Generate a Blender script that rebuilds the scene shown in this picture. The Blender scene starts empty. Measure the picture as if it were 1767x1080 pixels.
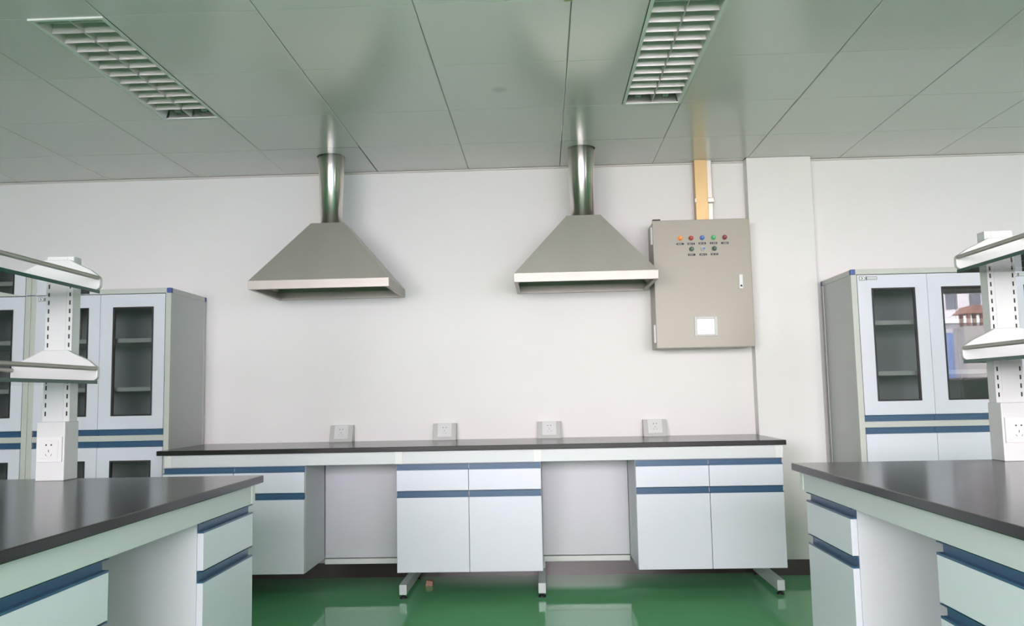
import bpy, bmesh, math, random
from mathutils import Vector, Matrix

random.seed(7)
S = bpy.context.scene
COL = S.collection

# ------------------------------------------------------------------ camera
PITCH, YAW, ROLL = math.radians(5.528), math.radians(-2.044), math.radians(-1.158)
CAM_Z = 1.125
def camera_axes():
    cy, sy, cp, sp = math.cos(YAW), math.sin(YAW), math.cos(PITCH), math.sin(PITCH)
    fwd = Vector((sy*cp, cy*cp, sp)); right = Vector((cy, -sy, 0)); up = right.cross(fwd)
    c, s = math.cos(ROLL), math.sin(ROLL)
    return c*right + s*up, -s*right + c*up, fwd
rx, ux, fx = camera_axes()
cam_data = bpy.data.cameras.new('camera'); cam = bpy.data.objects.new('camera', cam_data); COL.objects.link(cam)
cam.matrix_world = Matrix(((rx.x, ux.x, -fx.x, 0), (rx.y, ux.y, -fx.y, 0), (rx.z, ux.z, -fx.z, CAM_Z), (0, 0, 0, 1)))
cam_data.sensor_width = 36.0; cam_data.lens = 1461.5/1767*36; cam_data.clip_start = 0.05; cam_data.clip_end = 200
S.camera = cam

# ------------------------------------------------------------------ sky, daylight through the windows, exposure
CEIL = 2.606; WALL = 5.444; REAR = -2.6; XL, XR = -9.0, 10.0
W_SILL, W_HEAD = 0.95, 2.50
WINDOWS = [(-3.3, -1.1), (-0.9, 1.3), (1.5, 3.3), (5.45, 6.8)]
SILLS = [W_SILL, W_SILL, W_SILL, 1.20]
world = bpy.data.worlds.new('overcast_sky'); S.world = world; world.use_nodes = True
wn = world.node_tree; wn.nodes.clear()
wo = wn.nodes.new('ShaderNodeOutputWorld'); wb = wn.nodes.new('ShaderNodeBackground')
wg = wn.nodes.new('ShaderNodeTexCoord'); wsx = wn.nodes.new('ShaderNodeSeparateXYZ'); wr = wn.nodes.new('ShaderNodeValToRGB')
wn.links.new(wg.outputs['Generated'], wsx.inputs[0]); wn.links.new(wsx.outputs['Z'], wr.inputs[0])
wr.color_ramp.elements[0].position = 0.0; wr.color_ramp.elements[0].color = (0.91, 0.84, 0.88, 1)
wr.color_ramp.elements[1].position = 0.6; wr.color_ramp.elements[1].color = (1.06, 0.93, 1.0, 1)
wn.links.new(wr.outputs[0], wb.inputs['Color']); wn.links.new(wb.outputs[0], wo.inputs[0])
wb.inputs['Strength'].default_value = 9.0
for (wx0, wx1), ws in zip(WINDOWS, SILLS):                                   # sky portals guide the daylight sampling at each window opening
    ld = bpy.data.lights.new('window_portal', 'AREA'); ld.shape = 'RECTANGLE'; ld.size = wx1-wx0; ld.size_y = W_HEAD-ws
    ld.cycles.is_portal = True
    lo = bpy.data.objects.new('window_portal', ld); COL.objects.link(lo)
    lo.location = ((wx0+wx1)/2, REAR-0.21, (ws+W_HEAD)/2); lo.rotation_euler = (math.radians(90), 0, 0)
S.view_settings.view_transform = 'Standard'; S.view_settings.look = 'None'
S.view_settings.exposure = 1.73; S.view_settings.gamma = 1.0; S.view_settings.use_curve_mapping = False
S.cycles.max_bounces = 14; S.cycles.diffuse_bounces = 8; S.cycles.glossy_bounces = 6; S.cycles.transparent_max_bounces = 24
S.cycles.caustics_reflective = False; S.cycles.caustics_refractive = False
S.cycles.sample_clamp_indirect = 8.0
S.cycles.use_denoising = True

# ------------------------------------------------------------------ materials
def srgb(r, g, b):
    f = lambda v: (v/255/12.92) if v/255 <= .04045 else ((v/255+.055)/1.055)**2.4
    return (f(r), f(g), f(b), 1)
def mat(name, col, rough=0.5, metal=0.0, spec=0.5, noise=0.0, nscale=8.0, bump=0.0, bscale=40.0, stretch=None, coat=0.0):
    m = bpy.data.materials.new(name); m.use_nodes = True; nt = m.node_tree; b = nt.nodes['Principled BSDF']
    b.inputs['Base Color'].default_value = col; b.inputs['Roughness'].default_value = rough
    b.inputs['Metallic'].default_value = metal; b.inputs['Specular IOR Level'].default_value = spec
    b.inputs['Coat Weight'].default_value = coat; b.inputs['Coat Roughness'].default_value = 0.05
    tc = nt.nodes.new('ShaderNodeTexCoord'); mp = nt.nodes.new('ShaderNodeMapping'); nt.links.new(tc.outputs['Object'], mp.inputs[0])
    if stretch: mp.inputs['Scale'].default_value = stretch
    nz = nt.nodes.new('ShaderNodeTexNoise'); nz.inputs['Scale'].default_value = nscale; nz.inputs['Detail'].default_value = 4
    nt.links.new(mp.outputs[0], nz.inputs['Vector'])
    mr = nt.nodes.new('ShaderNodeMapRange'); mr.inputs['To Min'].default_value = 1-noise; mr.inputs['To Max'].default_value = 1+noise
    nt.links.new(nz.outputs['Fac'], mr.inputs['Value'])
    mx = nt.nodes.new('ShaderNodeMix'); mx.data_type = 'RGBA'; mx.blend_type = 'MULTIPLY'; mx.inputs['Factor'].default_value = 1
    mx.inputs['A'].default_value = col; nt.links.new(mr.outputs[0], mx.inputs['B']); nt.links.new(mx.outputs['Result'], b.inputs['Base Color'])
    if bump:
        n2 = nt.nodes.new('ShaderNodeTexNoise'); n2.inputs['Scale'].default_value = bscale; nt.links.new(mp.outputs[0], n2.inputs['Vector'])
        bp = nt.nodes.new('ShaderNodeBump'); bp.inputs['Strength'].default_value = bump; bp.inputs['Distance'].default_value = 0.01
        nt.links.new(n2.outputs['Fac'], bp.inputs['Height']); nt.links.new(bp.outputs[0], b.inputs['Normal'])
    return m
def glass_mat(name, tint, refl=1.0):
    m = bpy.data.materials.new(name); m.use_nodes = True; nt = m.node_tree; nt.nodes.clear()
    o = nt.nodes.new('ShaderNodeOutputMaterial'); t = nt.nodes.new('ShaderNodeBsdfTransparent'); g = nt.nodes.new('ShaderNodeBsdfGlossy')
    t.inputs['Color'].default_value = tint; g.inputs['Roughness'].default_value = 0.0; g.inputs['Color'].default_value = (refl, refl, refl, 1)
    fr = nt.nodes.new('ShaderNodeFresnel'); fr.inputs['IOR'].default_value = 1.5
    mx = nt.nodes.new('ShaderNodeMixShader'); nt.links.new(fr.outputs[0], mx.inputs[0])
    nt.links.new(t.outputs[0], mx.inputs[1]); nt.links.new(g.outputs[0], mx.inputs[2]); nt.links.new(mx.outputs[0], o.inputs[0])
    return m

M = {}
M['wall'] = mat('white_wall_paint', (0.79, 0.77, 0.76, 1), 0.7, noise=0.015, nscale=3, bump=0.03, bscale=60, spec=0.3)
M['pilaster'] = mat('white_pilaster_paint', (0.79, 0.77, 0.76, 1), 0.7, noise=0.015, nscale=3, bump=0.03, bscale=60, spec=0.3)
M['floor'] = mat('green_epoxy_floor', (0.170, 0.480, 0.240, 1), 0.05, noise=0.10, nscale=1.6, bump=0.02, bscale=5, spec=0.6)
M['ceiling_void'] = mat('dark_ceiling_void', (0.03, 0.035, 0.03, 1), 0.9)
M['baseboard'] = mat('dark_brown_skirting', (0.030, 0.022, 0.019, 1), 0.25, noise=0.2, nscale=6)
M['edge_trim'] = mat('pale_edge_angle', (0.66, 0.62, 0.59, 1), 0.5)
M['panel'] = mat('pale_grey_panel', (0.60, 0.60, 0.65, 1), 0.38, noise=0.01, nscale=12, spec=0.4)
M['panel_front'] = mat('pale_grey_front', (0.665, 0.675, 0.755, 1), 0.35, noise=0.01, nscale=12, spec=0.4)
M['tall_frame'] = mat('grey_cabinet_frame', (0.52, 0.53, 0.50, 1), 0.4, noise=0.01, nscale=12)
M['alu'] = mat('powder_coated_frame', (0.58, 0.60, 0.62, 1), 0.4, noise=0.01, nscale=12)
M['alu_light'] = mat('pale_plastic_joint', (0.68, 0.69, 0.68, 1), 0.4)
M['side'] = mat('grey_side_panel', (0.50, 0.51, 0.51, 1), 0.4, noise=0.02, nscale=6)
M['blue'] = mat('blue_handle_strip', (0.035, 0.098, 0.190, 1), 0.3, noise=0.03, nscale=20)
M['blue_cap'] = mat('blue_plastic_cap', (0.055, 0.095, 0.330, 1), 0.4)
M['worktop'] = mat('black_worktop', (0.013, 0.012, 0.012, 1), 0.18, noise=0.1, nscale=30, spec=0.5)
M['black'] = mat('black_rubber', (0.012, 0.012, 0.013, 1), 0.5)
M['dark'] = mat('dark_slot', (0.02, 0.02, 0.02, 1), 0.8)
M['white'] = mat('white_coated_metal', (0.63, 0.64, 0.64, 1), 0.35, noise=0.01)
M['white_plastic'] = mat('white_plastic', (0.71, 0.71, 0.71, 1), 0.3)
M['grey_plastic'] = mat('silver_grey_plastic', (0.52, 0.52, 0.50, 1), 0.4, noise=0.04, nscale=60, stretch=(1, .1, .05))
M['rail'] = mat('satin_rail_metal', (0.46, 0.44, 0.40, 1), 0.45, metal=0.6)
M['steel'] = mat('brushed_stainless_steel', (0.50, 0.475, 0.425, 1), 0.50, metal=0.9, noise=0.10, nscale=5, bump=0.02, bscale=30, stretch=(1, 1, .25))
M['rim_steel'] = mat('folded_rim_steel', (0.42, 0.395, 0.365, 1), 0.52, metal=0.85, noise=0.12, nscale=4, stretch=(1, 1, .25))
M['duct'] = mat('polished_duct_steel', (0.70, 0.66, 0.62, 1), 0.28, metal=1.0, noise=0.30, nscale=38, stretch=(1, 1, .01))  # vertical streaks in the colour imitate drawn-out window reflections on the duct
def brushed_round(m, amount, rot):
    nt = m.node_tree; b = nt.nodes['Principled BSDF']; tg = nt.nodes.new('ShaderNodeTangent'); tg.direction_type = 'RADIAL'; tg.axis = 'Z'
    nt.links.new(tg.outputs[0], b.inputs['Tangent']); b.inputs['Anisotropic'].default_value = amount; b.inputs['Anisotropic Rotation'].default_value = rot
brushed_round(M['duct'], 0.85, 0.25)
M['glass'] = glass_mat('clear_cabinet_glass', (0.78, 0.80, 0.79, 1))
M['shelf_glass'] = glass_mat('clear_shelf_glass', (0.86, 0.94, 0.93, 1))
M['glass_edge'] = mat('green_glass_edge', (0.012, 0.075, 0.058, 1), 0.15, noise=0.2, nscale=3)
M['box'] = mat('beige_enclosure_paint', (0.38, 0.345, 0.29, 1), 0.38, noise=0.02, nscale=4)
M['zinc'] = mat('yellow_zinc_plating', (0.52, 0.37, 0.18, 1), 0.35, metal=0.6, noise=0.18, nscale=7, stretch=(1, 1, .3))
M['zinc_pale'] = mat('pale_zinc_plating', (0.62, 0.58, 0.52, 1), 0.3, metal=0.6, noise=0.15, nscale=7, stretch=(1, 1, .3))
M['louver'] = mat('satin_aluminium_louver', (0.66, 0.61, 0.61, 1), 0.45, metal=0.3)
M['reflector'] = mat('lamp_reflector', (0.60, 0.62, 0.60, 1), 0.22, metal=0.9)
M['lamp_frame'] = mat('white_lamp_frame', (0.74, 0.76, 0.73, 1), 0.4)
M['tube'] = mat('unlit_lamp_tube', (0.75, 0.76, 0.75, 1), 0.3)
M['orange'] = mat('orange_lens', (0.90, 0.28, 0.03, 1), 0.25)
M['red'] = mat('red_lens', (0.40, 0.035, 0.015, 1), 0.25)
M['blue_lens'] = mat('blue_lens', (0.06, 0.16, 0.45, 1), 0.25)
M['green_lens'] = mat('green_lens', (0.05, 0.42, 0.14, 1), 0.25)
M['dark_red'] = mat('dark_red_lens', (0.22, 0.02, 0.03, 1), 0.25)
M['dark_green'] = mat('dark_green_button', (0.035, 0.085, 0.050, 1), 0.3)
M['tape'] = mat('yellowish_tape', (0.42, 0.42, 0.20, 1), 0.6)
M['brick'] = mat('reddish_block', (0.36, 0.20, 0.15, 1), 0.8, noise=0.2)
M['screen'] = mat('white_display_panel', (0.92, 0.93, 0.94, 1), 0.15)
M['facade'] = mat('pale_facade', (0.60, 0.60, 0.62, 1), 0.8, noise=0.05)
M['facade_window'] = mat('facade_window', (0.10, 0.12, 0.14, 1), 0.2)
M['facade_blue'] = mat('blue_hoarding', (0.20, 0.32, 0.60, 1), 0.7)
M['roof_tile'] = mat('brown_roof', (0.22, 0.12, 0.09, 1), 0.8)
M['ground'] = mat('grey_paving', (0.30, 0.30, 0.29, 1), 0.9, noise=0.1)

def ceiling_material():
    m = mat('pale_green_ceiling_panel', (0.65, 0.63, 0.62, 1), 0.20, noise=0.015, nscale=2, spec=1.0)
    nt = m.node_tree; b = nt.nodes['Principled BSDF']
    # one round grey stain of its own on the panel between the two hoods
    geo = nt.nodes.new('ShaderNodeNewGeometry'); d = nt.nodes.new('ShaderNodeVectorMath'); d.operation = 'DISTANCE'
    d.inputs[1].default_value = (-0.181, 4.0, CEIL); nt.links.new(geo.outputs['Position'], d.inputs[0])
    r = nt.nodes.new('ShaderNodeMapRange'); r.inputs['From Min'].default_value = 0.015; r.inputs['From Max'].default_value = 0.05
    r.inputs['To Min'].default_value = 0.80; r.inputs['To Max'].default_value = 1.0; nt.links.new(d.outputs['Value'], r.inputs['Value'])
    src = b.inputs['Base Color'].links[0].from_socket
    mx = nt.nodes.new('ShaderNodeMix'); mx.data_type = 'RGBA'; mx.blend_type = 'MULTIPLY'; mx.inputs['Factor'].default_value = 1
    nt.links.new(src, mx.inputs['A']); nt.links.new(r.outputs[0], mx.inputs['B']); nt.links.new(mx.outputs['Result'], b.inputs['Base Color'])
    return m
M['ceiling'] = ceiling_material()

# ------------------------------------------------------------------ mesh helpers
class MB:
    def __init__(self): self.v = []; self.f = []; self.m = []; self.s = []
    def poly(self, pts, faces, mi=0, smooth=False):
        o = len(self.v); self.v += [tuple(p) for p in pts]
        for fc in faces: self.f.append([o+i for i in fc]); self.m.append(mi); self.s.append(smooth)
        return self
    def box(self, x0, x1, y0, y1, z0, z1, mi=0):
        p = [(x0,y0,z0),(x1,y0,z0),(x1,y1,z0),(x0,y1,z0),(x0,y0,z1),(x1,y0,z1),(x1,y1,z1),(x0,y1,z1)]
        return self.poly(p, [(0,3,2,1),(4,5,6,7),(0,1,5,4),(1,2,6,5),(2,3,7,6),(3,0,4,7)], mi)
    def prism(self, prof, axis, a, b, mi=0):
        """extrude a closed 2-D outline: axis x -> (y,z), y -> (x,z), z -> (x,y)"""
        n = len(prof)
        def P(q, t): return (t, q[0], q[1]) if axis == 'x' else ((q[0], t, q[1]) if axis == 'y' else (q[0], q[1], t))
        pts = [P(q, a) for q in prof] + [P(q, b) for q in prof]
        fs = [tuple(range(n)), tuple(range(2*n-1, n-1, -1))] + [(i, i+n, (i+1) % n+n, (i+1) % n) for i in range(n)]
        return self.poly(pts, fs, mi)
    def tube(self, p0, p1, r0, r1=None, n=24, mi=0, caps=True):
        r1 = r0 if r1 is None else r1
        p0, p1 = Vector(p0), Vector(p1); d = (p1-p0).normalized()
        u = d.orthogonal().normalized(); w = d.cross(u)
        ring = lambda p, r: [p + r*(math.cos(2*math.pi*i/n)*u + math.sin(2*math.pi*i/n)*w) for i in range(n)]
        self.poly(ring(p0, r0)+ring(p1, r1), [(i, (i+1) % n, (i+1) % n+n, i+n) for i in range(n)], mi, True)
        if caps:
            self.poly(ring(p0, r0), [tuple(range(n-1, -1, -1))], mi); self.poly(ring(p1, r1), [tuple(range(n))], mi)
        return self
    def build(self, name, mats, parent=None, bevel=0.0, seg=2, solid=0.0, loc=None):
        me = bpy.data.meshes.new(name); me.from_pydata(self.v, [], self.f)
        for mm in (mats if isinstance(mats, (list, tuple)) else [mats]): me.materials.append(mm)
        for p, mi, sm in zip(me.polygons, self.m, self.s): p.material_index = mi; p.use_smooth = sm
        bm = bmesh.new(); bm.from_mesh(me)
        if solid or any(self.s): bmesh.ops.remove_doubles(bm, verts=bm.verts, dist=1e-6)
        bmesh.ops.recalc_face_normals(bm, faces=bm.faces); bm.to_mesh(me); bm.free()
        if any(self.s): me.set_sharp_from_angle(angle=math.radians(40))
        o = bpy.data.objects.new(name, me); COL.objects.link(o)
        if solid:
            sd = o.modifiers.new('thickness', 'SOLIDIFY'); sd.thickness = solid; sd.offset = -1
        if bevel:
            bv = o.modifiers.new('bevel', 'BEVEL'); bv.width = bevel; bv.segments = seg; bv.limit_method = 'ANGLE'; bv.angle_limit = math.radians(40)
        if parent: o.parent = parent
        if loc: o.location = loc
        return o
def tag(o, label, cat, group=None, kind=None):
    o['label'] = label; o['category'] = cat
    if group: o['group'] = group
    if kind: o['kind'] = kind
    return o
def thing(name, label, cat, loc, rz=0.0, group=None):
    o = bpy.data.objects.new(name, None); COL.objects.link(o); o.empty_display_size = 0.1
    o.location = loc; o.rotation_euler = (0, 0, rz)
    return tag(o, label, cat, group)
def struct(name, mb, m, label, cat, bevel=0.0): return tag(mb.build(name, m, bevel=bevel), label, cat, kind='structure')
def kids(o): return [c for c in bpy.data.objects if c.parent == o]
def dup(root, loc, rz=0.0, label=None):
    r = root.copy(); COL.objects.link(r); r.location = loc; r.rotation_euler = (0, 0, rz)
    if label: r['label'] = label
    for ch in kids(root):
        c = ch.copy(); COL.objects.link(c); c.parent = r
        for g in kids(ch):
            d = g.copy(); COL.objects.link(d); d.parent = c
    return r

# ------------------------------------------------------------------ room shell
struct('floor', MB().box(XL-.2, XR+.2, REAR-.2, WALL+.2, -0.08, 0), M['floor'], 'glossy green epoxy laboratory floor', 'floor')
struct('wall_back', MB().box(XL-.2, XR+.2, WALL, WALL+.2, 0, CEIL+.3), M['wall'], 'white painted back wall behind the hoods', 'wall')
struct('wall_left', MB().box(XL-.2, XL, REAR, WALL, 0, CEIL+.3), M['wall'], 'white painted side wall beyond the left cabinets', 'wall')
struct('wall_right', MB().box(XR, XR+.2, REAR, WALL, 0, CEIL+.3), M['wall'], 'white painted side wall beyond the right cabinets', 'wall')
rw = MB()
rw.box(XL-.2, XR+.2, REAR-.2, REAR, 0, W_SILL).box(XL-.2, XR+.2, REAR-.2, REAR, W_HEAD, CEIL+.3)
xs = [XL-.2] + [x for w in WINDOWS for x in w] + [XR+.2]
for i in range(0, len(xs), 2): rw.box(xs[i], xs[i+1], REAR-.2, REAR, W_SILL, W_HEAD)
rw.box(WINDOWS[3][0], WINDOWS[3][1], REAR-.2, REAR, W_SILL, SILLS[3])
struct('wall_rear', rw, M['wall'], 'white window wall behind the viewer', 'wall')
for n, (a, b) in enumerate(WINDOWS):
    w = MB(); t = 0.04; y0, y1 = REAR-.14, REAR-.08
    sl = SILLS[n]
    w.box(a, b, y0, y1, sl, sl+t).box(a, b, y0, y1, W_HEAD-t, W_HEAD)
    for x in ((a, (a+b)/2-t/2, b-t) if n < 3 else (a, b-t)): w.box(x, x+t, y0, y1, sl+t, W_HEAD-t)
    struct('window_%d' % (n+1), w, M['white'], 'white framed window in the rear wall', 'window')

# pilaster beside the control cabinet, skirting and ceiling edge trim
PX0, PX1, PY = 1.328, 1.735, 5.355
struct('trim_1', MB().box(PX0, PX1, PY, WALL, 0, CEIL), M['pilaster'], 'white pilaster standing out from the back wall', 'pilaster', 0.003)
struct('baseboard_back', MB().box(XL, PX0-.012, WALL-.012, WALL, 0, 0.09).box(PX1+.012, XR, WALL-.012, WALL, 0, 0.09), M['baseboard'], 'dark brown skirting along the back wall', 'skirting')
struct('baseboard_pilaster', MB().box(PX0-.012, PX1+.012, PY-.012, PY, 0, 0.092).box(PX0-.012, PX0, PY, WALL, 0, 0.092).box(PX1, PX1+.012, PY, WALL, 0, 0.092), M['baseboard'], 'dark brown skirting around the white pilaster', 'skirting')
struct('trim_2', MB().box(XL, PX0, WALL-.018, WALL, CEIL-.010, CEIL-.002).box(PX1, XR, WALL-.018, WALL, CEIL-.010, CEIL-.002), M['edge_trim'], 'thin pale angle where the ceiling meets the back wall', 'trim')

# ceiling panels 0.6 m on grid, real gaps between them, openings for lamps and ducts
TX0, TY0, T = -3.461, 4.871, 0.6
LAMPS = [(-1.661, 3.071), (0.739, 3.071)]                   # right edge x, near end y of each recessed lamp (0.3 x 1.2)
DUCTS = [(-1.275, 5.062, 0.0845), (0.258, 5.046, 0.0845)]
cm = MB(); thick = 0.02
def plate(x0, x1, y0, y1):
    if x1-x0 < .02 or y1-y0 < .02: return
    e = 0.004; z0, z1 = CEIL, CEIL+thick
    holes = [h for h in DUCTS if x0 < h[0] < x1 and y0 < h[1] < y1]
    if not holes:
        p = [(x0+e,y0+e*.5,z0),(x1-e,y0+e*.5,z0),(x1-e,y1-e*.5,z0),(x0+e,y1-e*.5,z0),(x0,y0,z0+e*.6),(x1,y0,z0+e*.6),(x1,y1,z0+e*.6),(x0,y1,z0+e*.6),(x0,y0,z1),(x1,y0,z1),(x1,y1,z1),(x0,y1,z1)]
        cm.poly(p, [(0,3,2,1)]+[(i,(i+1)%4,(i+1)%4+4,i+4) for i in range(4)]+[(i+4,(i+1)%4+4,(i+1)%4+8,i+8) for i in range(4)])
    else:
        hx, hy, hr = holes[0]; hx += -.003 if hx < 0 else .003; n = 48
        c = [(hx+hr*math.cos(2*math.pi*i/n), hy+hr*math.sin(2*math.pi*i/n)) for i in range(n)]
        def out(q):                                          # matching point on the panel's outline, straight out from the hole
            dx, dy = q[0]-hx, q[1]-hy; t = []
            if dx > 1e-9: t.append((x1-hx)/dx)
            if dx < -1e-9: t.append((x0-hx)/dx)
            if dy > 1e-9: t.append((y1-hy)/dy)
            if dy < -1e-9: t.append((y0-hy)/dy)
            return (hx+dx*min(t), hy+dy*min(t))
        o = [out(q) for q in c]
        corners = [(x0,y0),(x1,y0),(x1,y1),(x0,y1)]
        pts = [(*q, z0) for q in c]+[(*q, z0) for q in o]+[(*q, z1) for q in c]; fs = []
        for i in range(n):
            j = (i+1) % n; quad = [i, n+i]; a, b = o[i], o[j]
            if abs(a[0]-b[0]) > 1e-7 and abs(a[1]-b[1]) > 1e-7:
                k = min(corners, key=lambda q: (q[0]-a[0])**2+(q[1]-a[1])**2+(q[0]-b[0])**2+(q[1]-b[1])**2)
                pts.append((*k, z0)); quad.append(len(pts)-1)
            fs.append(tuple(quad+[n+j, j])); fs.append((i, j, 2*n+j, 2*n+i))
        cm.poly(pts, fs)
gx, gy = 0.0013, 0.0008
kx0 = math.floor((XL-TX0)/T); kx1 = math.ceil((XR-TX0)/T)
ys = [WALL] + [TY0-T*k for k in range(0, 14)]
for k in range(kx0, kx1):
    a, b = max(XL, TX0+T*k), min(XR, TX0+T*(k+1))
    for y1, y0 in zip(ys, ys[1:]):
        y0 = max(y0, REAR)
        if y1 <= REAR: continue
        bb = b
        for lx, ly in LAMPS:
            if abs(lx-b) < .01 and ly-.01 < y0 < ly+1.19: bb = b-0.3
        if y1 == WALL and a < PX0 < b:                       # panel notched around the pilaster
            plate(a+gx, bb-gx, y0+gy, PY-.002); plate(a+gx, PX0-.002, PY, y1); continue
        if y1 == WALL and a < PX1 < b:
            plate(a+gx, bb-gx, y0+gy, PY-.002); plate(PX1+.002, bb-gx, PY, y1); continue
        plate(a+gx, bb-gx, y0+gy, y1-gy)
struct('ceiling', cm, M['ceiling'], 'pale green grey metal panel ceiling in square panels', 'ceiling')
struct('trim_3', MB().box(XL-.2, XR+.2, REAR-.2, WALL+.2, CEIL+.28, CEIL+.32), M['ceiling_void'], 'dark slab above the ceiling panels', 'slab')

# ------------------------------------------------------------------ the street behind the windows (seen mirrored in the glass doors)
struct('ground', MB().box(-40, 50, -60, REAR-.25, -3.3, -3.2), M['ground'], 'paved yard outside the windows', 'ground')
bt = thing('apartment_building', 'pale building outside the rear windows, seen mirrored in a glass cabinet door', 'building', (16, -22, -3.2))
MB().box(-6, 10, -6, 0, 0, 16).build('facade_wall', M['facade'], bt)
for fz in (4.6, 7.15, 9.7):
    for k in range(-5, 9): MB().box(k*.86-.2, k*.86+.2, -.05, .03, fz, fz+.95).build('facade_window', M['facade_window'], bt)
MB().box(-6.1, 10.1, -.1, .30, 6.62, 6.86).build('ledge', M['white'], bt)
tag(MB().box(9, 14.55, -21.0, -20.7, -3.2, 3.0).build('hoarding', M['facade_blue']), 'blue hoarding outside, seen mirrored in a glass cabinet door', 'fence')
tw = thing('roofed_tower', 'grey tower with a small brown roof outside, seen mirrored in a glass door', 'tower', (14.58, -19.5, -3.2))
MB().box(-.46, .6, -.4, .4, 0, 6.32).build('shaft', M['ground'], tw)
for px in (-.22, .22):
    for py in (-.25, .25): MB().box(px-.05, px+.05, py-.05, py+.05, 6.32, 6.75).build('post', M['roof_tile'], tw)
MB().prism([(-.46, 6.74), (.46, 6.74), (.12, 7.02), (-.12, 7.02)], 'y', -.45, .45).build('roof', M['roof_tile'], tw)

# ------------------------------------------------------------------ base cabinets (drawer above door, blue grip channels)
ZB, ZD, ZG2, ZF0, ZF1, ZG1 = 0.160, 0.566, 0.601, 0.604, 0.717, 0.750     # bottom, door top, grip top, drawer bottom/top, grip top
def grip(name, x0, x1, z0, z1, parent):
    t = 0.0025
    prof = [(0, z0), (0.019, z0), (0.019, z1), (0, z1), (0, z1-t), (0.0165, z1-t), (0.0165, z0+t*2.2), (0.003, z0+t*2.2), (0.003, z0+.006), (0, z0+.006)]
    return MB().prism(prof, 'x', x0, x1).build(name, M['blue'], parent)
def base_cabinet(label, w, n, depth, group):
    root = thing('base_cabinet', label, 'cabinet', (0, 0, 0), 0, group)
    h = w/2; t = 0.018
    c = MB()
    c.box(-h, -h+t, .0205, depth, ZB, .752).box(h-t, h, .0205, depth, ZB, .752).box(-h+t, h-t, .0205, depth, ZB, ZB+t)
    c.box(-h+t, h-t, depth-t, depth, ZB+t, .752).box(-h+t, h-t, .0205, depth-t, .734, .752)
    if n == 2: c.box(-.009, .009, .0205, depth-t, ZB+t, .734)
    c.box(-h+t, h-t, .03, .05, ZD-.01, ZG2+.012)
    c.build('carcass', M['panel'], root, 0.001)
    wd = w/n; g = 0.0016
    for i in range(n):
        a, b = -h+i*wd+g, -h+(i+1)*wd-g
        d = MB().box(a, b, 0, .020, ZF0, ZF1).build('drawer', M['panel_front'], root, 0.0012)
        grip('grip_channel', a, b, ZF1, ZG1, d)
        d = MB().box(a, b, 0, .020, ZB, ZD).build('door', M['panel_front'], root, 0.0012)
        grip('grip_channel', a, b, ZD, ZG2, d)
    return root
BY = 4.768
g_b = 'white base cabinets under the wall bench'
cabB = base_cabinet('white double base cabinet between the two knee spaces of the wall bench', .808, 2, .44, g_b)
cabB.location = (-.431, BY, 0)
dup(cabB, (-1.757, BY, 0), 0, 'white double base cabinet at the left end of the wall bench')
dup(cabB, (.899, BY, 0), 0, 'white double base cabinet at the right end of the wall bench, beside the pilaster')
LXE, LYE = -1.038, 3.125                                     # left island: aisle edge x, far end y
RXE, RYE = 0.922, 3.262
g_i = 'base cabinets of the islands'
R90 = math.pi/2
cabS = base_cabinet('narrow drawer and door cabinet at the far end of the left island', .45, 1, .62, g_i)
cabS.location = (LXE-.027, LYE-.035-.225, 0); cabS.rotation_euler = (0, 0, R90)
dup(cabS, (RXE+.027, RYE-.075-.225, 0), -R90, 'narrow drawer and door cabinet at the far end of the right island')
nearc = base_cabinet('drawer cabinet of the left island nearest the viewer, before the knee space', .90, 2, .62, g_i)
nearc.location = (LXE-.027, 2.068-.45, 0); nearc.rotation_euler = (0, 0, R90)
dup(nearc, (RXE+.027, 2.155-.45, 0), -R90, 'drawer cabinet of the right island nearest the viewer, before the knee space')

# ------------------------------------------------------------------ worktops and frames
BX0, BX1, BF = -2.190, 1.322, 4.745
tag(MB().box(BX0, BX1, BF, WALL-.002, .823, .85).build('worktop', M['worktop'], bevel=.0025), 'long black worktop of the bench against the back wall', 'worktop')
LW, RW = 1.51, 1.60
I0 = 0.62
tag(MB().box(LXE-LW, LXE, I0, LYE, .823, .85).build('worktop', M['worktop'], bevel=.003), 'black worktop of the island in the left foreground', 'worktop')
tag(MB().box(RXE, RXE+RW, I0, RYE, .823, .85).build('worktop', M['worktop'], bevel=.003), 'black worktop of the island in the right foreground', 'worktop')

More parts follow.
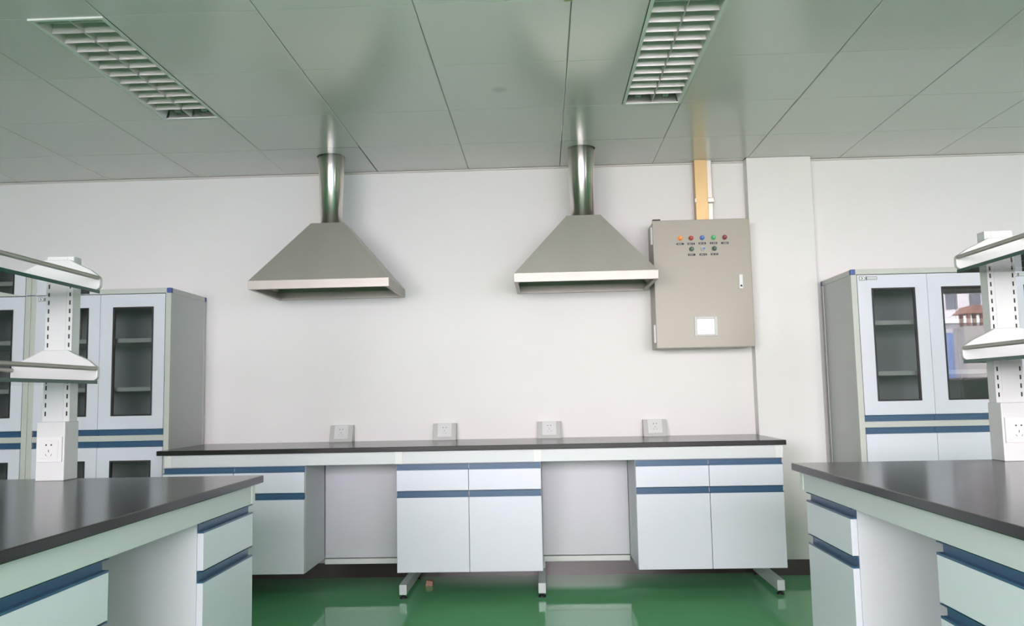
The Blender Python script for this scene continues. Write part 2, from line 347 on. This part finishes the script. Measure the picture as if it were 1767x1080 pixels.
def foot(root_part, x, y):
    MB().tube((x, y, 0), (x, y, .008), .021, .021, 20).tube((x, y, .008), (x, y, .014), .016, .010, 20).tube((x, y, .014), (x, y, .0225), .007, n=12).build('levelling_foot', M['black'], root_part)
def bench_frame():
    r = thing('bench_stand', 'grey frame of the wall bench with apron, back panels and feet', 'bench frame', (0, 0, 0))
    a0, a1, z0, z1 = BX0+.035, BX1-.014, .7535, .8225
    joints = [(a0, a0+.042), (-.842, -.800), (-.067, -.024), (a1-.042, a1)]
    ap = MB()
    for (p, q) in zip(joints, joints[1:]): ap.box(p[1], q[0], BF+.027, BF+.05, z0, z1)
    ap.box(a0, a1, 5.35, 5.38, z0, z1)
    ap.build('apron_rail', M['alu'], r, .0012)
    for p, q in joints:
        j = MB().box(p, q, BF+.026, BF+.06, z0, z1).box(p+.006, q-.006, BF+.06, 5.35, z0+.004, z1-.002)
        for k in range(5): j.box(p+.003+k*.0085, p+.006+k*.0085, BF+.0245, BF+.026, z0, z1)
        j.build('corner_joint', M['alu_light'], r)
    for p, q in ((-1.353, -.835), (-.026, .494)):
        MB().box(p+.001, q-.001, 5.222, 5.237, .162, .752).build('back_panel', M['panel'], r)
        MB().box(p+.001, q-.001, 5.210, 5.245, .126, .157).build('lower_rail', M['alu_light'], r, .002)
    for x in (-2.12, -.816, -.036, 1.282):
        b = MB().box(x-.021, x+.021, 4.845, 5.40, .0225, .0785).build('foot_beam', M['alu'], r, .003)
        foot(b, x, 4.868); foot(b, x, 5.375)
        MB().box(x-.021, x+.021, 5.25, 5.31, .0785, .7535).build('upright', M['alu'], r, .003)
    return r
bench_frame()
def island_frame(label, xe, ye, w, s):
    """xe = aisle edge of the worktop, s = -1 when the island lies to the left of the aisle"""
    r = thing('island_stand', label, 'bench frame', (xe, ye, 0))
    X = lambda d: s*d                                       # distance from the aisle edge into the island
    z0, z1 = .7535, .8225
    def bx(m, d0, d1, y0, y1, a, b): m.box(min(X(d0), X(d1)), max(X(d0), X(d1)), y0, y1, a, b)
    ap = MB(); bx(ap, .022, .045, I0-ye+.07, -.071, z0, z1); bx(ap, .06, w-.06, -.047, -.028, z0, z1)
    bx(ap, w-.045, w-.022, I0-ye+.07, -.071, z0, z1); bx(ap, .06, w-.06, I0-ye+.028, I0-ye+.047, z0, z1)
    ap.build('apron_rail', M['alu'], r, .0012)
    for d0, d1 in ((.0215, .06), (w-.06, w-.0215)):
        for y0 in (-.071, I0-ye+.027):
            j = MB(); bx(j, d0, d1, y0, y0+.044, z0, z1)
            if y0 > -.1: bx(j, d0-.0015 if d0 < 1 else d0, d1 if d0 < 1 else d1+.0015, y0+.004, y0+.012, z0, z1)
            j.build('corner_joint', M['alu_light'], r, .003)
    c = MB(); bx(c, w/2-.009, w/2+.009, I0-ye+.06, -.06, .16, .8225); c.build('back_panel', M['panel'], r)
    for y in (-.32, I0-ye+.2):
        b = MB(); bx(b, .08, w-.08, y-.021, y+.021, .0225, .0785); b = b.build('foot_beam', M['alu'], r, .003)
        foot(b, X(.11), y); foot(b, X(w-.11), y)
        u = MB()
        for d in (w/2-.045, w/2+.045): bx(u, d-.02, d+.02, y-.021, y+.021, .0785, z0)
        u.build('upright', M['alu'], r, .003)
    return r
island_frame('pale frame and apron carrying the left island worktop', LXE, LYE, LW, -1)
island_frame('pale frame and apron carrying the right island worktop', RXE, RYE, RW, 1)

# ------------------------------------------------------------------ tall glazed cabinets
TW, TD, TH = 0.848, 0.53, 1.80
def badge(parent, x, z):
    b = MB(); y = -.0015
    def q(x0, x1, z0, z1, yy, mi): b.box(x+x0, x+x1, yy, 0, z+z0, z+z1, mi)
    b.prism([(x, z), (x+.030, z), (x+.034, z+.012), (x+.026, z+.024), (x, z+.024)], 'y', y, 0, 1)
    b.prism([(x+.002, z+.002), (x+.028, z+.002), (x+.0315, z+.012), (x+.025, z+.022), (x+.002, z+.022)], 'y', y-.0006, 0, 0)
    b.prism([(x+.010, z+.005), (x+.016, z+.012), (x+.010, z+.019), (x+.014, z+.019), (x+.021, z+.012), (x+.014, z+.005)], 'y', y-.001, 0, 1)
    q(.037, .040, 0, .024, y, 1)
    q(.042, .100, .003, .022, y, 1); q(.0435, .0985, .0045, .0205, y-.0006, 2)
    for k in range(5):
        k0 = .047+k*.0103
        q(k0, k0+.0075, .0165, .0182, y-.001, 0); q(k0, k0+.0075, .0112, .0128, y-.001, 0); q(k0, k0+.0075, .0068, .0084, y-.001, 0); q(k0+.003, k0+.0046, .0068, .0182, y-.001, 0)
    b.build('maker_badge', [M['white_plastic'], M['dark'], M['side']], parent)
def tall_cabinet(label, lower_glass, group):
    root = thing('tall_cabinet', label, 'cabinet', (0, 0, 0), 0, group)
    h = TW/2; s = .032
    fr = MB()
    for sx in (-1, 1):
        for y0, y1 in ((.002, .034), (TD-.034, TD-.002)): fr.box(min(sx*h, sx*(h-s)), max(sx*h, sx*(h-s)), y0, y1, .03, TH-.030)
    fr.box(-h+.026, h-.026, 0, .034, TH-.030, TH).box(-h+.026, h-.026, TD-.034, TD, TH-.030, TH)
    for sx in (-1, 1): fr.box(min(sx*h, sx*(h-.034)), max(sx*h, sx*(h-.034)), .026, TD-.026, TH-.030, TH)
    fr.box(-h+s, h-s, .004, .03, .902, .936).box(-h+s, h-s, .002, .034, .03, .075)
    fr.build('frame', M['tall_frame'], root, .002)
    for sx in (-1, 1):
        for y in (0, TD-.026): MB().box(min(sx*h, sx*(h-.026))-.0006, max(sx*h, sx*(h-.026))+.0006, y-.0006, y+.0266, TH-.030, TH+.0006).build('corner_cap', M['blue_cap'], root, .004)
        MB().box(min(sx*(h-.004), sx*(h-.018)), max(sx*(h-.004), sx*(h-.018)), .034, TD-.034, .03, TH-.03).build('side_panel', M['side'], root)
        for y in (.03, TD-.03):
            MB().tube((sx*(h-.03), y, 0), (sx*(h-.03), y, .03), .018, n=16).build('foot', M['black'], root)
    MB().box(-h+s, h-s, TD-.02, TD-.008, .03, TH-.03).build('back_panel', M['panel'], root)
    MB().box(-h+.02, h-.02, .034, TD-.034, TH-.022, TH-.006).build('top_panel', M['panel'], root)
    MB().box(-h+.034, h-.034, .036, TD-.022, .06, .078).build('bottom_panel', M['panel'], root)
    MB().box(-h+.034, h-.034, .036, TD-.022, .910, .928).build('middle_panel', M['panel'], root)
    for z in (1.192, 1.482) + ((.5,) if lower_glass else ()):
        MB().box(-h+.02, h-.02, .055, TD-.03, z, z+.026).build('shelf', M['white'], root, .002)
    dw = h-s-.001
    for i, x0 in enumerate((-h+s+.001, .0)):
        x0 += .001; x1 = x0+dw-.002
        for up in (True, False):
            z0, z1 = (.972, TH-.034) if up else (.08, .866)
            glazed = up or lower_glass
            d = MB()
            if glazed:
                a, b = (x0+.076, x1-.068); c0, c1 = (1.048, 1.690) if up else (.17, .790)
                d.box(x0, a, 0, .02, z0, z1).box(b, x1, 0, .02, z0, z1).box(a, b, 0, .02, z0, c0).box(a, b, 0, .02, c1, z1)
            else: d.box(x0, x1, 0, .02, z0, z1)
            d = d.build('upper_door' if up else 'lower_door', M['panel_front'], root)
            if glazed:
                t = .009; gk = MB()
                for (p, q, u, v) in ((a, a+t, c0, c1), (b-t, b, c0, c1), (a+t, b-t, c0, c0+t), (a+t, b-t, c1-t, c1)): gk.box(p, q, -.0025, .018, u, v)
                gk.build('window_gasket', M['black'], d)
                MB().box(a+t-.001, b-t+.001, .008, .012, c0+t-.001, c1-t+.001).build('glass_pane', M['glass'], d)
            if up: grip('grip_strip', x0, x1, .936, .970, d)
            else: grip('grip_strip', x0, x1, .868, .902, d)
            if up and i == 0: badge(d, x0+.012, 1.735)
    return root
g_t = 'tall glazed cabinets along the back wall'
YL, YR = 4.908, 4.868
tL = tall_cabinet('tall cabinet left of the wall bench with glass in upper and lower doors', True, g_t)
tL.location = (-2.195-TW/2, YL, 0)
dup(tL, (-2.195-TW*1.5-.002, YL, 0), 0, 'leftmost tall glazed cabinet, cut off by the left edge of the photo')
tR = tall_cabinet('tall cabinet right of the pilaster with glass upper doors and solid lower doors', False, g_t)
tR.location = (1.768+TW/2, YR, 0)
dup(tR, (1.768+TW*1.5+.002, YR, 0), 0, 'rightmost tall cabinet, mostly behind the rack post at the right edge')

# ------------------------------------------------------------------ reagent racks on the islands
def socket(plate_parent, x, z, y, s=.092):
    """five-hole outlet in the plane y (front towards -y)"""
    h = MB()
    for dx in (-.0095, .0095): h.tube((x+dx, y-.0008, z+.016), (x+dx, y+.0005, z+.016), .0030, n=10)
    h.box(x-.001, x+.001, y-.0008, y+.0005, z-.010, z-.001)
    for sx in (-1, 1):
        h.prism([(x+sx*.007, z-.024), (x+sx*.0085, z-.0235), (x+sx*.0125, z-.0165), (x+sx*.011, z-.0160)], 'y', y-.0008, y+.0005)
    return h.build('socket_holes', M['dark'], plate_parent)
def rack(label, xc, yb, w, zs, ztop, hw, s, ynear):
    """xc centre, yb front of the socket column, zs heights of shelf undersides, hw half shelf width"""
    r = thing('reagent_rack', label, 'rack', (xc, yb, .85))
    z = lambda v: v-.85
    h = w/2; pf, pb = .030, .082
    def column(dy):
        base = MB().box(-h, h, dy, dy+.092, 0, z(1.062)).build('socket_column', M['white'], r, .003)
        pl = MB().box(-.046, .046, dy-.007, dy, z(.918), z(1.008)).box(-.034, .034, dy-.009, dy-.007, z(.930), z(.996)).build('socket_plate', M['white_plastic'], r, .0025)
        socket(pl, 0, z(.963), dy-.009)
        p = MB().box(-h+.002, h-.002, dy+pf, dy+pb, z(1.062), z(ztop)).box(-h+.0255, h-.0255, dy+pf-.002, dy+pf, z(1.066), z(ztop)-.002)
        sl = p; zz = z(1.082)
        while zz < z(ztop)-.03:
            for sx in (-1, 1): sl.box(sx*(h-.0125)-.0026, sx*(h-.0125)+.0026, dy+pf-.0006, dy+pf+.004, zz, zz+.0165, 1)
            zz += .0315
        p.build('post', [M['white'], M['dark']], r)
        for zg in zs:
            zb = z(zg)+.0125
            pr = [(hw-.012, zb), (hw-.003, zb+.006), (hw, zb+.014), (hw, zb+.040), (hw-.002, zb+.047), (hw-.008, zb+.052)]
            crv = [(h+.075, zb+.074), (h+.030, zb+.095), (h-.006, zb+.114)]
            out = pr+crv; out = out+[(-a, b) for a, b in out[::-1]]
            MB().prism(out, 'y', dy+pf-.024, dy+pf-.003).build('shelf_bracket', M['white'], r, .003)
    column(0.0); L = ynear-yb; column(L)
    for zg in zs:
        g = MB(); t = .0125; x1 = hw-.012; y0, y1 = L-.12, pf+.002; za, zb = z(zg), z(zg)+t
        p = [(-x1,y0,za),(x1,y0,za),(x1,y1,za),(-x1,y1,za),(-x1,y0,zb),(x1,y0,zb),(x1,y1,zb),(-x1,y1,zb)]
        g.poly(p, [(0,3,2,1),(4,5,6,7)], 0); g.poly(p, [(0,1,5,4),(1,2,6,5),(2,3,7,6),(3,0,4,7)], 1)
        g.build('glass_shelf', [M['shelf_glass'], M['glass_edge']], r)
        for sx in (-1, 1):
            MB().tube((sx*(hw-.006), L-.12, zb+.043), (sx*(hw-.006), pf-.0245, zb+.043), .0078, n=16).build('guard_rail', M['rail'], r)
    return r
rack('white reagent rack with two glass shelves on the left island', -1.790, 3.032, .105, (1.196, 1.530), 1.672, .163, -1, 1.30)
rack('white reagent rack with two glass shelves on the right island', 1.713, 3.165, .107, (1.208, 1.545), 1.700, .172, 1, 1.30)

# ------------------------------------------------------------------ exhaust hoods
def hood(label, xc, zc0, duct, w, rtop, rbot):
    y0, y1 = 4.848, 5.436; z0, z1, z2 = zc0, zc0+.050, 2.176
    r = thing('exhaust_hood', label, 'hood', (xc, (y0+y1)/2, z0))
    L = lambda x, y, z: (x-xc, y-(y0+y1)/2, z-z0)
    h = w/2; th = .10; dx, dy, _ = duct; tx = dx-xc
    T0, T1 = dy-.098, dy+.11
    o = [(xc-h,y0),(xc+h,y0),(xc+h,y1),(xc-h,y1)]; t = [(dx-th,T0),(dx+th,T0),(dx+th,T1),(dx-th,T1)]
    rim = MB()
    i = .022                                                # folded lower lip
    inn = [(xc-h+i,y0+i),(xc+h-i,y0+i),(xc+h-i,y1-i),(xc-h+i,y1-i)]
    pts = [L(*q, z1) for q in o]+[L(*q, z0) for q in o]+[L(*q, z0) for q in inn]+[L(*q, z0+.012) for q in inn]
    fs = []
    for a in range(3): fs += [(a*4+k, a*4+(k+1) % 4, a*4+(k+1) % 4+4, a*4+k+4) for k in range(4)]
    rim.poly(pts, fs); rim.build('rim', M['rim_steel'], r, solid=.0015)
    can = MB()
    n = .004
    pts = [L(*q, z1) for q in o]+[L(*q, z2) for q in t]
    pts += [L(dx+.058*math.cos(a*math.pi/12), dy+.058*math.sin(a*math.pi/12), z2) for a in range(24)]
    fs = [(k, (k+1) % 4, (k+1) % 4+4, k+4) for k in range(4)]
    can.poly(pts, fs)
    # top plate around the duct
    ring = list(range(8, 32)); cor = [4, 5, 6, 7]
    ang = lambda k: math.atan2(pts[k][1]-(dy-(y0+y1)/2), pts[k][0]-tx)
    allk = sorted(cor, key=ang)
    top = []
    for ci in range(4):
        c0, c1 = allk[ci], allk[(ci+1) % 4]
        a0, a1 = ang(c0), ang(c1)
        if a1 <= a0: a1 += 2*math.pi
        sel = [k for k in sorted(ring, key=lambda k: (ang(k)-a0) % (2*math.pi)) if (ang(k)-a0) % (2*math.pi) <= a1-a0+1e-6]
        top.append((c0, *sel, c1))
    top2 = []
    for ci, p in enumerate(top):
        top2.append(p); nx = top[(ci+1) % 4]
        if p[-2] != nx[1]: top2.append((p[-1], p[-2], nx[1]))
    can.poly(pts, top2)
    can.build('canopy', M['steel'], r, solid=.0015)
    d = MB().tube(L(dx, dy, z2-.01), L(dx, dy, CEIL+.22), rbot, rbot+(rtop-rbot)*(CEIL+.22-z2)/(CEIL-z2), 48, caps=False)
    d.build('exhaust_duct', M['duct'], r, solid=.001)
    return r
hood('stainless steel exhaust hood on the left, above the first knee space', -1.300, 1.769, DUCTS[0], .828, .080, .064)
hood('stainless steel exhaust hood on the right, beside the beige control cabinet', .258, 1.774, DUCTS[1], .828, .080, .070)

# ------------------------------------------------------------------ control cabinet, trunking
def control_cabinet():
    x0, x1, z0, z1, y = .694, 1.291, 1.389, 2.181, 5.195
    r = thing('control_cabinet', 'beige steel control cabinet with coloured indicator lamps on the back wall', 'electrical cabinet', ((x0+x1)/2, y, z0))
    cx = (x0+x1)/2
    P = lambda m, n, mm, **k: m.build(n, mm, r, **k)
    def B(a, b, c, d, e, f): return MB().box(a-cx, b-cx, c-y, d-y, e-z0, f-z0)
    P(B(x0+.004, x1-.004, y+.0185, WALL-.003, z0+.004, z1-.004), 'enclosure', M['box'], bevel=.003)
    P(B(x0, x1, y, y+.017, z0, z1), 'door', M['box'], bevel=.004)
    rows = [(.861, 2.066, 'orange', 'orange indicator lamp'), (.928, 2.065, 'red', 'red indicator lamp'), (.996, 2.066, 'blue_lens', 'blue indicator lamp'), (1.065, 2.066, 'green_lens', 'bright green indicator lamp'), (1.134, 2.065, 'dark_red', 'dark red indicator lamp'),
            (.929, 1.997, 'dark_green', 'dark green push button'), (.999, 1.997, 'grey_plastic', 'silver key switch'), (1.068, 1.997, 'dark_green', 'dark green push button')]
    for k, (lx, lz, mm, lab) in enumerate(rows):
        p = (lx-cx, 0, lz-z0)
        o = MB().tube(p, (p[0], -.010, p[2]), .0155, .0145, 24).tube((p[0], -.010, p[2]), (p[0], -.020, p[2]), .0115, .008, 24).build('indicator_lamp' if k < 5 else 'push_button', M[mm], r)
        o['label'] = lab
        if k == 6: MB().tube((p[0]+.003, -.020, p[2]), (p[0]+.003, -.024, p[2]), .007, n=16).build('key_slot', M['blue_lens'], o)
        tg = MB().box(p[0]-.0225, p[0]+.0225, -.002, 0, p[2]-.041, p[2]-.029, 0)
        for c in range(5):
            if (k+c) % 5 == 4: continue
            q = p[0]-.0155+c*.0064; tg.box(q, q+.0045, -.0025, -.002, p[2]-.0375, p[2]-.0362, 1).box(q, q+.0045, -.0025, -.002, p[2]-.0345, p[2]-.0332, 1).box(q+.0016, q+.0028, -.0025, -.002, p[2]-.0383, p[2]-.0322, 1)
        tg.build('name_tag', [M['black'], M['white_plastic']], r)
    hd = P(B(1.209, 1.233, y-.008, y, 1.744, 1.832), 'door_lock', M['white_plastic'], bevel=.003)
    MB().tube((1.221-cx, -.0095, 1.763-z0), (1.221-cx, -.008, 1.763-z0), .006, n=16).box(1.215-cx, 1.227-cx, -.0105, -.008, 1.757-z0, 1.761-z0).build('keyhole', M['dark'], hd)
    dx0, dx1, dz0, dz1 = .927, 1.068, 1.459, 1.578; t = .018
    ds = MB()
    for (a, b, c, d) in ((dx0, dx0+t, dz0, dz1), (dx1-t, dx1, dz0, dz1), (dx0+t, dx1-t, dz0, dz0+.012), (dx0+t, dx1-t, dz1-.014, dz1)): ds.box(a-cx, b-cx, -.008, 0, c-z0, d-z0)
    ds = ds.build('meter_frame', M['grey_plastic'], r, .002)
    scr = MB().box(dx0+t-cx, dx1-t-cx, -.005, 0, dz0+.012-z0, dz1-.014-z0, 0).build('meter_window', M['screen'], ds)
    ln = MB()
    for (a, b, c, d) in ((dx0+t, dx1-t, dz0+.010, dz0+.0125), (dx0+t, dx1-t, dz1-.0165, dz1-.014), (dx1-t-.0025, dx1-t, dz0+.012, dz1-.014)): ln.box(a-cx, b-cx, -.0088, -.006, c-z0, d-z0)
    ln.build('meter_gasket', M['side'], ds)
    for z in (1.423, 2.03): P(B(x0-.013, x0, y+.004, y+.03, z, z+.112), 'hinge', M['side'], bevel=.002)
    P(B(.700, .748, y+.02, y+.05, z1-.004, z1+.012), 'mounting_lug', M['black']); P(B(1.225, 1.275, 5.36, 5.40, z1-.004, z1+.016), 'mounting_lug', M['black'])
    return r
control_cabinet()
tk = thing('cable_trunking', 'yellow zinc plated cable trunking rising from the control cabinet to the ceiling', 'trunking', (1.045, 5.36, 2.18))
def TB(a, b, c, d, e, f): return MB().box(a-1.045, b-1.045, c-5.36, d-5.36, e-2.18, f-2.18)
TB(1.000, 1.080, 5.372, 5.440, 2.179, CEIL+.15).build('channel', M['zinc'], tk, .002)
TB(1.080, 1.112, 5.392, 5.440, 2.179, CEIL+.15).build('side_flange', M['zinc_pale'], tk, .002)
for zz in (2.325,):
    TB(1.074, 1.118, 5.362, 5.385, zz, zz+.03).build('clip', M['zinc_pale'], tk, .003)
    TB(.994, 1.006, 5.365, 5.385, zz, zz+.03).build('clip', M['zinc_pale'], tk, .003)

# ------------------------------------------------------------------ bench outlets
def bench_outlet(label):
    w, h, d0, d1 = .146, .104, .082, .046
    r = thing('bench_outlet', label, 'socket', (0, 0, .85), 0, 'sloped socket boxes on the wall bench')
    prof = [(-d0, 0), (0, 0), (0, h), (-d1, h), (-d0, .006)]
    MB().prism(prof, 'x', -w/2, w/2).build('housing', M['grey_plastic'], r, .0025)
    sl = math.atan2(d0-d1, h-.006)
    pl = MB().box(-.044, .044, -.006, 0, .020, .108).box(-.032, .032, -.0085, -.006, .032, .096)
    pl = pl.build('socket_plate', M['white_plastic'], r, .002); pl.location = (0, -d0+.0015, .001); pl.rotation_euler = (-sl, 0, 0)
    socket(pl, 0, .064, -.0085)
    return r
names = ['silver socket box on the bench below the left hood, leftmost of four', 'silver socket box on the bench, second from the left', 'silver socket box on the bench below the right hood, third from the left', 'silver socket box on the bench below the control cabinet, rightmost of four']
ob = None
for x, nm in zip((-1.292, -.633, .028, .690), names):
    if ob is None: ob = bench_outlet(nm); ob.location = (x, WALL-.002, .85)
    else: dup(ob, (x, WALL-.002, .85), 0, nm)

# ------------------------------------------------------------------ recessed louvred lamps
def lamp(label):
    r = thing('louvre_lamp', label, 'ceiling light', (0, 0, CEIL), 0, 'recessed louvre lamps')
    w, l = .294, 1.194; hd = .085
    hb = MB()                                               # open-bottomed housing
    p = [(-w/2,0,0),(w/2,0,0),(w/2,l,0),(-w/2,l,0),(-w/2+.02,.01,hd),(w/2-.02,.01,hd),(w/2-.02,l-.01,hd),(-w/2+.02,l-.01,hd)]
    hb.poly(p, [(0,1,5,4),(1,2,6,5),(2,3,7,6),(3,0,4,7),(4,5,6,7)]); hb.build('housing', M['reflector'], r, solid=.0015)
    f = MB(); e = .013
    f.box(-w/2-.002, w/2+.002, -.002, e, -.007, .002).box(-w/2-.002, w/2+.002, l-e, l+.002, -.004, .002)
    f.box(-w/2-.002, -w/2+e, e, l-e, -.004, .002).box(w/2-e, w/2+.002, e, l-e, -.004, .002)
    f.build('frame', M['lamp_frame'], r, .001)
    lv = MB(); a = w/2-.014
    n = 12; y0 = .018; pitch = (l-.036-.06)/n
    for k in range(n):
        y = y0+.03+k*pitch
        for xa, xb in ((-a, -.004), (.004, a)):
            lv.prism([(y-.0015, .001), (y+.0015, .001), (y+.0065, .020), (y+.010, .042), (y-.010, .042), (y-.0065, .020)], 'x', xa, xb)
    lv.prism([(-.002, .001), (.002, .001), (.007, .042), (-.007, .042)], 'y', y0, l-y0)
    for sx in (-1, 1): lv.prism([(sx*a, .001), (sx*(a+.003), .001), (sx*(a-.008), .042), (sx*(a-.011), .042)], 'y', y0, l-y0)
    lv.build('louvre', M['louver'], r)
    for x in (-.07, .07):
        MB().tube((x, .03, .064), (x, l-.03, .064), .0125, n=16).build('lamp_tube', M['tube'], r)
    for x in (-.07, .07):
        MB().box(x-.014, x+.014, l-.03, l-.012, .03, .082).build('lamp_holder', M['white_plastic'], r)
    return r
l1 = lamp('recessed louvre lamp at the upper left of the ceiling'); l1.location = (LAMPS[0][0]-.150, LAMPS[0][1]+.003, CEIL)
dup(l1, (LAMPS[1][0]-.150, LAMPS[1][1]+.003, CEIL), 0, 'recessed louvre lamp in the ceiling in front of the right hood')

# ------------------------------------------------------------------ small things
tag(MB().box(.112, .140, 3.055, 3.085, CEIL-.0025, CEIL-.0005).build('tape_scrap', M['tape']), 'yellowish tape scrap on the ceiling at the top edge of the photo', 'tape')
tag(MB().prism([(-.735, 0), (-.690, 0), (-.690, .028), (-.728, .034)], 'y', 5.16, 5.20).build('brick_fragment', M['brick'], bevel=.003), 'small reddish brick fragment on the floor under the wall bench', 'brick')
